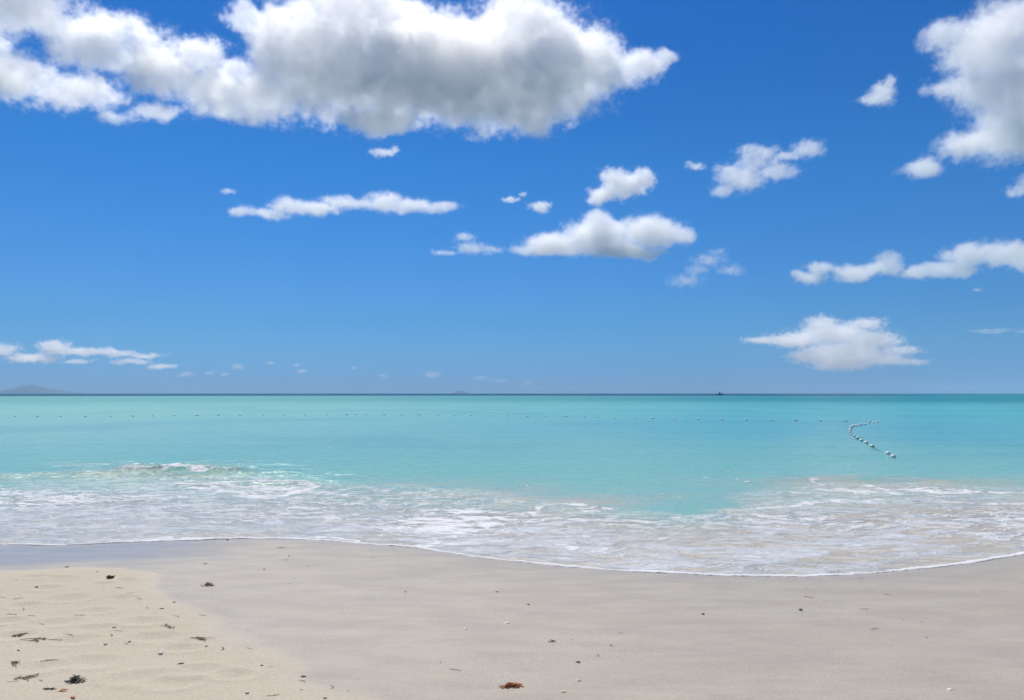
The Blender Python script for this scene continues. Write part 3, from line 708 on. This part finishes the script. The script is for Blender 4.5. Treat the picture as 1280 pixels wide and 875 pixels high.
def put(o, px, py, label, cat, group=None, rot=0.0):
    p = ground(px, py); o.location = p - Vector((0, 0, .001)); 
    gx = (sand_z([p.x + .05], [p.y])[0] - sand_z([p.x - .05], [p.y])[0]) / .1; gy = (sand_z([p.x], [p.y + .05])[0] - sand_z([p.x], [p.y - .05])[0]) / .1
    nrm = Vector((-gx, -gy, 1)).normalized()
    o.rotation_mode = 'QUATERNION'
    from mathutils import Quaternion
    o.rotation_quaternion = Vector((0, 0, 1)).rotation_difference(nrm) @ Quaternion((0, 0, 1), rot)
    tag(o, label, cat, group); return o
def sz_(px, py, w):
    p = ground(px, py); return w / FPX * math.hypot(p.y, p.z - CAM_Z)
GD, GW, GT, GS = 'dark scraps on the dry sand', 'brown scraps on the wet sand', 'thin tan strands on the wet sand', 'white shell bits on the wet sand'
LD, LW = 'tiny dark seaweed scrap on the pale dry sand', 'tiny brown seaweed scrap on the wet grey sand'
LT, LS = 'short thin tan weed strand on the smooth wet sand', 'small white shell bit on the smooth wet sand'
DRIFT = [
 # kind, px, py, width in photo pixels, material, turn, label, group
 ('strand', 150, 735, 13, 'dark', -.2, 'dark weed strand at the top of the wrack line on the dry sand', None),
 ('strand', 161, 742, 9, 'brown', -.6, 'short kinked brown strand second along the curved wrack line', None),
 ('strand', 175, 748, 11, 'brown', -.3, 'brown strand third along the curved wrack line', None),
 ('strand', 186, 760, 11, 'dark', -.6, 'dark slanting strand halfway down the curved wrack line', None),
 ('pile', 210, 784, 26, 'brown', -.9, 'sparse trail of fine brown weed bits along the curved wrack line', None),
 ('pile', 252, 800, 26, 'tan', -.5, 'sparse tan weed trail where the wrack line nears the wet sand', None),
 ('scrap', 202, 761, 6, 'brown', .2, LD, GD), ('scrap', 218, 753, 5, 'dark', 1, LD, GD), ('scrap', 46, 734, 7, 'dark', .3, LD, GD), ('scrap', 258, 808, 6, 'red', .2, 'tiny red scrap beside the wrack line near the wet sand edge', None),
 ('strand', 224, 770, 12, 'brown', .1, 'flat brown strand on dry sand right beside the wet sand', None),
 ('strand', 285, 810, 17, 'red', -.1, 'reddish curled strand lying across the dry sand edge', None),
 ('strand', 312, 811, 11, 'red', -.7, 'short red slanting strand just inside the wet sand', None),
 ('scrap', 142, 785, 7, 'red', .4, 'small red seaweed scrap above two reddish strands', None),
 ('strand', 149, 789, 11, 'brown', .1, 'upper of the two short strands under the red scrap', None), ('strand', 144, 794, 14, 'red', -.2, 'lower reddish strand under the red scrap', None),
 ('strand', 160, 804, 9, 'dark', .1, 'short dark twig under a small white pebble', None), ('pebble', 162, 802.5, 4.5, 'white', .0, 'small white pebble resting against a short dark twig', None),
 ('pebble', 132, 806, 5, 'white', .5, 'flat whitish chip left of the twig with the pebble', None), ('pebble', 201, 818, 6, 'white', .3, 'round white pebble alone in the middle of the dry sand', None),
 ('scrap', 226, 830, 9, 'brown', .9, 'curled brown and white scrap right of the round white pebble', None),
 ('strand', 88, 793, 17, 'tan', -.1, 'pale tan straight strand right of the branching dark weed', None),
 ('strand', 54, 780, 11, 'dark', .0, 'small dark strand above the branching dark weed', None),
 ('strand', 30, 792, 13, 'dark', .2, 'dark strand at the left end of the branching weed', None),
 ('pile', 24, 795, 16, 'brown', .1, 'small brown twig tangle left of the branching dark weed', None),
 ('pile', 44, 800, 34, 'dark', .1, 'long branching dark red weed on the dry sand at the left', None),
 ('strand', 68, 801, 16, 'brown', .0, 'straight brown strand sticking out of the branching weed', None),
 ('strand', 16, 768, 14, 'tan', .1, 'tan strand on the dry sand by the left edge', None), ('strand', 100, 769, 15, 'tan', -.1, 'tan twig beside a shallow footprint on the dry sand', None),
 ('strand', 4, 747, 9, 'dark', -.1, 'dark strand cut by the left edge of the picture', None), ('strand', 21, 749, 11, 'brown', -.1, 'brown strand with a raised tip near the left edge', None),
 ('strand', 30, 761, 11, 'tan', -.6, 'slanting tan strand on the thin weed trail at the left', None), ('strand', 38, 770, 11, 'brown', -.3, 'short brown strand below the slanting tan strand', None),
 ('scrap', 24, 813, 7, 'brown', .2, LD, GD),
 ('pile', 20, 830, 20, 'dark', -.8, 'dark twig pile upper of the two by the left edge', None), ('pile', 33, 848, 24, 'brown', .3, 'brown twig pile lower of the two near the dark seaweed clump', None),
 ('strand', 16, 852, 12, 'dark', .5, 'dark strand left of the lower twig pile', None), ('strand', 55, 850, 13, 'tan', .1, 'tan bent strand between the twig pile and the dark clump', None), ('strand', 62, 825, 19, 'tan', .5, 'long faint tan strand above the dark seaweed clump', None),
 ('clump', 95, 852, 25, ['green', 'dark', 'grey'], 0, 'big dark green and black seaweed clump with grey twigs on the dry sand', None),
 ('pile', 62, 862, 15, 'dark', .2, 'small dark weed tangle left of the orange leaf', None), ('leaf', 79, 864, 9, 'orange', .5, 'curled orange leaf below the dark seaweed clump', None), ('leaf', 91, 873, 9, 'orange', -.6, 'orange red leaf at the bottom edge under the dark clump', None),
 ('pebble', 309, 867, 5.5, 'white', .2, 'white pebble low on the dry sand near the bottom edge', None),
 ('scrap', 84, 709, 7, 'dark', .0, 'dark seaweed lump on the bluish wet strip above the dry sand', None), ('scrap', 122, 715, 5, 'brown', .5, 'small brown lump at the edge of the bluish wet strip', None), ('husk', 138, 723, 11, None, .2, 'dark broken nut husk with a red rim on the dry sand', None),
 ('scrap', 285, 675, 6, 'dark', .1, 'dark scrap lying in the white foam line', None), ('scrap', 257, 705, 7, 'red', .2, 'reddish scrap above the orange seaweed clump on wet sand', None),
 ('clump', 260, 732, 15, ['orange', 'brown'], .3, 'bright orange brown seaweed clump on the wet grey sand', None), ('strand', 254, 769, 12, 'red', .0, 'flat dark red weed piece at the boundary of wet and dry sand', None),
 ('shell', 361, 729, 5, 'white', .2, LS, GS), ('scrap', 330, 712, 5, 'brown', .2, LW, GW), ('scrap', 362, 695, 6, 'brown', .2, LW, GW), ('strand', 357, 700, 9, 'tan', .0, LT, GT), ('strand', 351, 685, 12, 'tan', .0, LT, GT), ('scrap', 385, 708, 3.5, 'brown', .2, LW, GW),
 ('strand', 466, 697, 7, 'tan', -.2, LT, GT), ('shell', 502, 722, 5, 'white', .2, LS, GS), ('scrap', 507, 740, 5, 'dark', .2, LW, GW), ('shell', 582, 786, 7, 'white', .3, 'white open shell at the end of a faint drag line', None), ('scrap', 621, 740, 5, 'dark', .1, LW, GW),
 ('scrap', 327, 832, 6, 'red', .1, 'red scrap first in the trail along the lower dry sand edge', None), ('strand', 339, 834, 9, 'brown', -.1, 'brown strand after the red scrap on the dry sand edge', None), ('scrap', 379, 846, 9, 'red', .2, 'bright red seaweed scrap on the lower dry sand edge', None),
 ('strand', 381, 851, 14, 'brown', .0, 'thin brown strand just under the bright red scrap', None), ('strand', 420, 858, 15, 'red', -.2, 'dark red beaded strand at the tip of the dry sand', None), ('scrap', 406, 873, 7, 'red', .4, 'red scrap touching the bottom edge of the picture', None),
 ('scrap', 377, 862, 4, 'dark', .2, LD, GD), ('scrap', 436, 864, 4, 'dark', .2, LD, GD), ('strand', 342, 870, 16, 'tan', .2, 'curved tan strand near the bottom edge on dry sand', None),
 ('strand', 570, 837, 16, 'brown', -.2, 'slender bent brown strand on wet sand left of the red seaweed', None), ('scrap', 551, 828, 3.5, 'dark', .2, LW, GW),
 ('scrap', 661, 756, 6, 'red', .1, 'small reddish scrap with a faint drag line on wet sand', None), ('shell', 634, 779, 8, 'white', .3, 'white domed shell on wet sand below the reddish scrap', None), ('pile', 690, 802, 9, 'brown', .6, 'small looped brown twig on the middle of the wet sand', None),
 ('scrap', 715, 800, 3.5, 'dark', .2, LW, GW), ('strand', 777, 792, 7, 'tan', .1, LT, GT), ('scrap', 764, 807, 5, 'brown', .9, LW, GW), ('scrap', 723, 828, 11, 'red', -.2, 'feathery red brown seaweed tip above two tan shells', None),
 ('red', 640, 858, 27, None, .05, 'feathery orange red seaweed sprig on the wet sand by the bottom edge', None),
 ('shell', 723, 851, 8, 'cream', .3, 'cream shell under the feathery seaweed tip', None), ('shell', 704, 865, 9, 'cream', -.3, 'dark edged cream shell right of the red seaweed sprig', None), ('scrap', 879, 768, 8, 'dark', .2, 'dark scrap at the point of a grey drag mark', None), ('strand', 751, 818, 11, 'tan', .0, LT, GT), ('shell', 635, 842, 5, 'white', .3, LS, GS),
 ('strand', 1011, 746, 13, 'tan', .0, 'tan strand on wet sand near the foam line at the right', None), ('strand', 1009, 736, 6, 'tan', -.3, LT, GT), ('pebble', 1001, 763, 5.5, 'stone', .3, 'small grey pebble on the wet sand at the right', None), ('strand', 1082, 762, 13, 'brown', -.2, 'brown strand with a dark tip right of the grey pebble', None),
 ('strand', 1095, 787, 13, 'dark', -.1, 'dark strand lowest of those on the right wet sand', None), ('strand', 1108, 743, 9, 'brown', -.1, 'short brown strand high on the right wet sand', None), ('strand', 1076, 723, 7, 'tan', .0, 'tiny tan strand touching the foam line at the right', None), ('strand', 1153, 778, 7, 'tan', .0, LT, GT),
 ('scrap', 1129, 774, 3.5, 'brown', .2, LW, GW), ('scrap', 1158, 797, 4, 'brown', .2, LW, GW), ('shell', 1188, 862, 8, 'white', .0, 'white shell chip alone in the bottom right of the sand', None),
]
for (kind, px_, py_, w_, mat_, rot_, lab_, grp_) in DRIFT:
    s_ = sz_(px_, py_, w_) * (.66 if kind == 'scrap' else .85 if kind in ('pebble', 'shell', 'husk') or (kind == 'clump' and px_ < 120) else .82 if kind in ('red', 'clump') else 1)
    if kind == 'strand': o = strand(s_, mat_, RND); cat = 'seaweed'
    elif kind == 'scrap': o = scrap(s_, mat_, RND); cat = 'seaweed'
    elif kind == 'clump': o = clump(s_, mat_, RND, .34, 66); cat = 'seaweed'
    elif kind == 'red': o = clump(s_, ['orange', 'red'], RND, .16, 150, .45); cat = 'seaweed'
    elif kind == 'pile': o = pile(s_, mat_, RND); cat = 'seaweed'
    elif kind == 'shell': o = shell(s_, mat_, RND); cat = 'shell'
    elif kind == 'pebble': o = pebble(s_, mat_, RND); cat = 'pebble'
    elif kind == 'leaf': o = leaf(s_, mat_, RND); cat = 'leaf'
    elif kind == 'husk': o = husk(s_, RND); cat = 'husk'
    put(o, px_, py_, lab_, cat, grp_, rot_)

# ------------------------------------------------------------------ sea air: one box of thin haze round the whole place
hz = bpy.data.materials.new('haze'); q = NT(hz)
hv = q.N.new('ShaderNodeVolumePrincipled'); hv.inputs['Color'].default_value = (.50, .75, 1.0, 1); hv.inputs['Density'].default_value = 1.0e-4; hv.inputs['Anisotropy'].default_value = 0.0
q.L.new(hv.outputs[0], q.out.inputs['Volume'])
hb = MB().box((0, 5000, 75), (17000, 13500, 79)).build('haze', hz, None, False); tag(hb, kind='stuff')

# ------------------------------------------------------------------ clouds (real volumes at their real distance)
cm = bpy.data.materials.new('cloud'); cm.use_nodes = True
t = cm.node_tree; t.nodes.clear()
mo = t.nodes.new('ShaderNodeOutputMaterial'); pv = t.nodes.new('ShaderNodeVolumePrincipled')
pv.inputs['Color'].default_value = (1, 1, 1, 1); pv.inputs['Density'].default_value = 1.0
pv.inputs['Anisotropy'].default_value = 0.5
t.links.new(pv.outputs[0], mo.inputs['Volume'])

def cloud_group(name, puffs, lo, hi, res, sc, amp, edge, dens, seed, zsq, sm=.18, bl=.4):
    g = bpy.data.node_groups.new(name, 'GeometryNodeTree')
    g.interface.new_socket('Geometry', in_out='INPUT', socket_type='NodeSocketGeometry')
    g.interface.new_socket('Geometry', in_out='OUTPUT', socket_type='NodeSocketGeometry')
    N, L = g.nodes, g.links
    gi = N.new('NodeGroupInput'); go = N.new('NodeGroupOutput')
    pos = N.new('GeometryNodeInputPosition').outputs[0]
    def vm(op, a, b=None):
        n = N.new('ShaderNodeVectorMath'); n.operation = op
        for i, v in enumerate((a, b)):
            if v is None: continue
            if isinstance(v, (tuple, list, Vector)): n.inputs[i].default_value = v
            else: L.new(v, n.inputs[i])
        return n.outputs['Value'] if op in ('LENGTH', 'DOT_PRODUCT') else n.outputs[0]
    def mm(op, a, b=None, c=None):
        n = N.new('ShaderNodeMath'); n.operation = op
        for i, v in enumerate((a, b, c)):
            if v is None: continue
            if isinstance(v, (int, float)): n.inputs[i].default_value = v
            else: L.new(v, n.inputs[i])
        return n.outputs[0]
    def noise(vec, scale, detail, rough, vecout=False):
        n = N.new('ShaderNodeTexNoise'); n.inputs['Scale'].default_value = scale
        n.inputs['Detail'].default_value = detail; n.inputs['Roughness'].default_value = rough
        L.new(vec, n.inputs['Vector']); return n.outputs[1 if vecout else 0]
    off = vm('ADD', vm('MULTIPLY', pos, (1, 1, zsq)), (seed * 371.3 / sc, seed * 517.7 / sc, seed * 113.1 / sc))
    # large warp
    w = vm('SUBTRACT', noise(off, sc * .6, 2, .5, True), (.5, .5, .5))
    wv = vm('MULTIPLY', w, (1.0 / sc,) * 3)
    p2 = vm('ADD', pos, wv)
    d = None
    for (c, r) in puffs:
        e = vm('LENGTH', vm('MULTIPLY', vm('SUBTRACT', p2, tuple(c)), (1 / r[0], 1 / r[1], 1 / r[2])))
        d = e if d is None else mm('SMOOTH_MIN', d, e, sm)
    f = mm('SUBTRACT', 1.0, d)
    n1 = mm('SUBTRACT', noise(off, sc * 1.4, 11, .73), .5)
    vo = N.new('ShaderNodeTexVoronoi'); vo.feature = 'F1'; vo.inputs['Scale'].default_value = sc * 2.2
    vo.inputs['Detail'].default_value = 3; vo.inputs['Roughness'].default_value = .55
    L.new(vm('ADD', off, vm('MULTIPLY', w, (.5 / sc,) * 3)), vo.inputs['Vector'])
    bil = mm('SUBTRACT', .45, vo.outputs[0])
    f = mm('ADD', f, mm('MULTIPLY', n1, amp * 2.0))
    f = mm('ADD', f, mm('MULTIPLY', bil, amp * bl))
    n2 = mm('SUBTRACT', noise(off, sc * 7.0, 5, .72), .5)             # fine fraying of the edges
    f = mm('ADD', f, mm('MULTIPLY', n2, amp * 1.1))
    mr = N.new('ShaderNodeMapRange'); mr.interpolation_type = 'SMOOTHSTEP'
    L.new(f, mr.inputs[0])
    mr.inputs[1].default_value = 0.0; mr.inputs[2].default_value = edge
    mr.inputs[3].default_value = 0.0; mr.inputs[4].default_value = 1.0
    dn = mm('MULTIPLY', mm('POWER', mr.outputs[0], 1.15), dens)
    vc = N.new('GeometryNodeVolumeCube')
    L.new(dn, vc.inputs['Density'])
    vc.inputs['Min'].default_value = lo; vc.inputs['Max'].default_value = hi
    for k, q in zip(('Resolution X', 'Resolution Y', 'Resolution Z'), res): vc.inputs[k].default_value = q
    sm = N.new('GeometryNodeSetMaterial'); sm.inputs['Material'].default_value = cm
    L.new(vc.outputs[0], sm.inputs[0]); L.new(sm.outputs[0], go.inputs[0])
    return g

def cloud(label, Y, puffs, amp=.9, edge=.45, od=5.0, seed=1, depth=1.0, nsc=1.0, vox=1.1, zsq=1.0, sm=.25, bl=.4, group='clouds in the blue sky'):
    """puffs: (px, py, rx, ry) photo pixels; Y: distance ahead in metres; od: optical depth over a mean puff diameter"""
    P = []
    k = Y / FPX
    rm = sum(math.sqrt(p[2] * p[3]) for p in puffs) / len(puffs) * k
    rnd = random.Random(seed)
    for (px, py, rx, ry) in puffs:
        rd = math.sqrt(rx * ry) * k * depth
        c = at_dist(px, py, Y) + Vector((0, rnd.uniform(-.35, .35) * rd, 0))
        P.append((c, (rx * k, rd, ry * k)))
    cx = sum((p[0] for p in P), Vector()) / len(P)
    ext = 1.0 + amp * .55
    lo = [min(p[0][i] - cx[i] - p[1][i] * ext for p in P) for i in range(3)]
    hi = [max(p[0][i] - cx[i] + p[1][i] * ext for p in P) for i in range(3)]
    v = vox * k * 1.25
    res = [max(8, int((hi[i] - lo[i]) / (v * (1.6 if i == 1 else 1)))) for i in range(3)]
    vd = bpy.data.volumes.new('cloud'); vd.materials.append(cm)
    o = bpy.data.objects.new('cloud', vd); CO.objects.link(o); o.location = cx
    m = o.modifiers.new('cloud', 'NODES')
    m.node_group = cloud_group('cloud', [(p[0] - cx, p[1]) for p in P], lo, hi, res, nsc / rm, amp, edge,
                               od / (2 * rm), seed, zsq, sm, bl)
    tag(o, label, 'cloud', group)
    return o


cloud('huge bright cumulus cloud with grey belly filling the top of the sky', 2050,
      [(560, 100, 215, 72), (400, 85, 110, 80), (455, 25, 110, 50), (350, 60, 62, 55), (325, 118, 58, 42), (680, 95, 120, 68), (650, 40, 70, 50), (560, 45, 80, 45), (640, 140, 110, 36), (735, 75, 62, 46), (800, 82, 50, 30), (828, 70, 20, 18), (300, 20, 40, 22), (470, 148, 80, 22), (285, 140, 34, 20), (285, 118, 30, 30), (290, 85, 26, 24)],
      seed=3, od=5.4, vox=.98, sm=.35, bl=.32, nsc=1.2, amp=.76, edge=.36)
cloud('ragged white cloud in the top left corner with blue gaps', 1850,
      [(20, 100, 85, 34), (85, 108, 80, 30), (120, 66, 75, 36), (185, 62, 70, 34), (205, 100, 75, 32), (250, 110, 50, 34), (110, 26, 100, 26), (30, 18, 110, 34), (195, 140, 50, 17), (150, 150, 36, 11), (250, 70, 46, 32), (268, 105, 40, 30), (262, 135, 44, 18), (-50, 60, 70, 60), (30, -30, 120, 50)],
      seed=8, od=4.4, amp=1.0, vox=1.02, sm=.3, edge=.48, nsc=1.35, bl=.3)
cloud('tall grey white cloud cut off by the right edge of the picture', 2250,
      [(1235, 60, 75, 52), (1185, 45, 40, 32), (1265, 30, 60, 50), (1235, 115, 65, 50), (1175, 112, 44, 14), (1265, 165, 70, 48), (1205, 185, 62, 26), (1152, 208, 40, 14), (1310, 110, 80, 100)],
      seed=12, od=5.2, vox=1.08, sm=.35, amp=.85, edge=.5, nsc=1.3, bl=.3)
cloud('small triangular white cloud just left of the tall right-hand cloud', 2150, [(1108, 118, 22, 22), (1088, 126, 30, 11), (1112, 102, 12, 14), (1100, 114, 22, 16)], seed=15, od=2.2, amp=.9, edge=.55, sm=.3, nsc=1.3)
cloud('broken white cloud with three lobes below the deep blue gap', 2600, [(930, 222, 42, 24), (912, 216, 26, 20), (972, 214, 40, 15), (945, 188, 40, 12), (1010, 186, 32, 15), (905, 236, 24, 12), (980, 196, 36, 9), (945, 204, 44, 12)], seed=19, od=2.4, amp=.85, edge=.5, sm=.3, nsc=1.4)
cloud('faint white shred beside the broken three-lobed cloud', 2650, [(872, 207, 18, 7), (862, 204, 9, 5)], seed=22, od=1.6, amp=.9)
cloud('compact puffy cloud directly above the oval cloud', 2770, [(780, 232, 38, 22), (752, 245, 30, 14), (805, 226, 22, 18), (765, 222, 22, 16)], seed=26, od=4.6, amp=.8)
cloud('oval flat-bottomed cloud at the middle of the sky', 4000, [(690, 306, 56, 20), (750, 294, 62, 30), (815, 288, 52, 24), (850, 290, 26, 12), (748, 276, 28, 18), (655, 312, 26, 9), (780, 316, 70, 14)], seed=5, od=5.4, amp=.66, sm=.35, edge=.5, bl=.3)
cloud('long thin white cloud with a hooked left end', 3000, [(300, 268, 24, 9), (335, 269, 42, 10), (360, 256, 34, 13), (395, 260, 48, 12), (430, 253, 36, 13), (455, 256, 30, 9), (485, 253, 42, 17), (515, 256, 42, 14), (550, 261, 34, 11)], seed=31, od=3.4, amp=.7, sm=.4, edge=.5)
cloud('wispy cloud trailing left from the oval cloud', 3700, [(555, 316, 26, 5), (590, 310, 34, 10), (580, 296, 20, 9), (615, 312, 22, 7)], seed=34, od=1.9, amp=.85, edge=.6, sm=.35)
cloud('little round wisp left of the compact puffy cloud', 2850, [(676, 258, 22, 10), (640, 250, 18, 5), (655, 242, 7, 5)], seed=37, od=2.4, amp=.85)
cloud('small white wisp under the huge cumulus cloud', 2100, [(478, 192, 22, 8), (492, 188, 12, 6)], seed=41, od=2.6, amp=.8)
cloud('very thin shred above the hooked thin cloud', 2700, [(286, 240, 16, 4)], seed=43, od=1.6, amp=.9)
cloud('faint torn cloud slanting below the right end of the oval cloud', 4900, [(858, 350, 34, 12), (885, 326, 34, 14), (912, 338, 28, 11), (870, 338, 26, 12), (895, 316, 20, 8)], seed=46, od=1.3, amp=.95, edge=.7, sm=.4, nsc=1.4)
cloud('long white cloud bank running out of the right edge', 4800, [(1005, 347, 34, 12), (1025, 334, 26, 13), (1070, 342, 50, 14), (1115, 330, 26, 22), (1150, 342, 40, 12), (1200, 320, 36, 24), (1245, 318, 46, 22), (1290, 322, 40, 22), (1185, 338, 50, 14)], seed=49, od=4.0, amp=.7, sm=.35, edge=.45)
cloud('layered grey white cloud low over the sea near the float line', 14500, [(1045, 416, 70, 20), (1000, 424, 60, 15), (1085, 426, 60, 20), (955, 425, 40, 8), (1060, 440, 80, 22), (1010, 446, 40, 13), (1055, 455, 60, 14), (1105, 448, 50, 13), (1140, 452, 36, 8), (1025, 404, 34, 12), (1080, 405, 38, 12), (1130, 438, 40, 8)], seed=53, od=5.8, amp=.86, zsq=1.35, sm=.25, edge=.45, bl=.5, nsc=2.3, vox=.9)
cloud('low white cloud bank over the distant island on the left', 15000, [(10, 437, 30, 11), (68, 434, 32, 15), (45, 448, 50, 9), (105, 440, 50, 8), (140, 440, 34, 8), (180, 444, 44, 5), (160, 452, 40, 6), (200, 458, 30, 6), (95, 452, 34, 5)], seed=57, od=3.6, amp=.85, zsq=1.4, sm=.25, edge=.35, bl=.6, nsc=1.3, vox=.9)
cloud('hazy low band of cloud just above the distant island', 16500, [(30, 462, 80, 7), (100, 468, 70, 5), (-30, 455, 60, 12)], seed=59, od=.7, amp=.7, zsq=2.0)
cloud('cloud fragment at the right edge under the tall cloud', 2300, [(1272, 238, 22, 10), (1290, 226, 22, 14)], seed=61, od=2.2, amp=.85)
cloud('dark thin streak of cloud at the right edge over the sea', 12000, [(1240, 413, 50, 3), (1290, 414, 40, 3)], seed=63, od=.8, amp=.5, zsq=2.5)
for i, (x, y, a, b) in enumerate([(297, 458, 16, 6), (338, 454, 8, 3), (372, 456, 8, 3), (378, 464, 10, 4), (232, 468, 14, 4), (262, 466, 9, 3), (280, 468, 8, 3), (442, 460, 7, 3), (480, 470, 10, 3), (540, 468, 20, 5), (600, 472, 14, 5), (625, 476, 16, 3), (660, 478, 10, 4), (1222, 362, 12, 3)]):
    cloud('tiny white cloud fleck low above the horizon' if i < 13 else 'small grey fleck below the long cloud bank at the right', 15500 if i < 13 else 5200, [(x, y, a, b)], seed=70 + i, od=.9, amp=.8, vox=1.0, zsq=1.5, group='tiny cloud flecks above the horizon' if i < 13 else None)
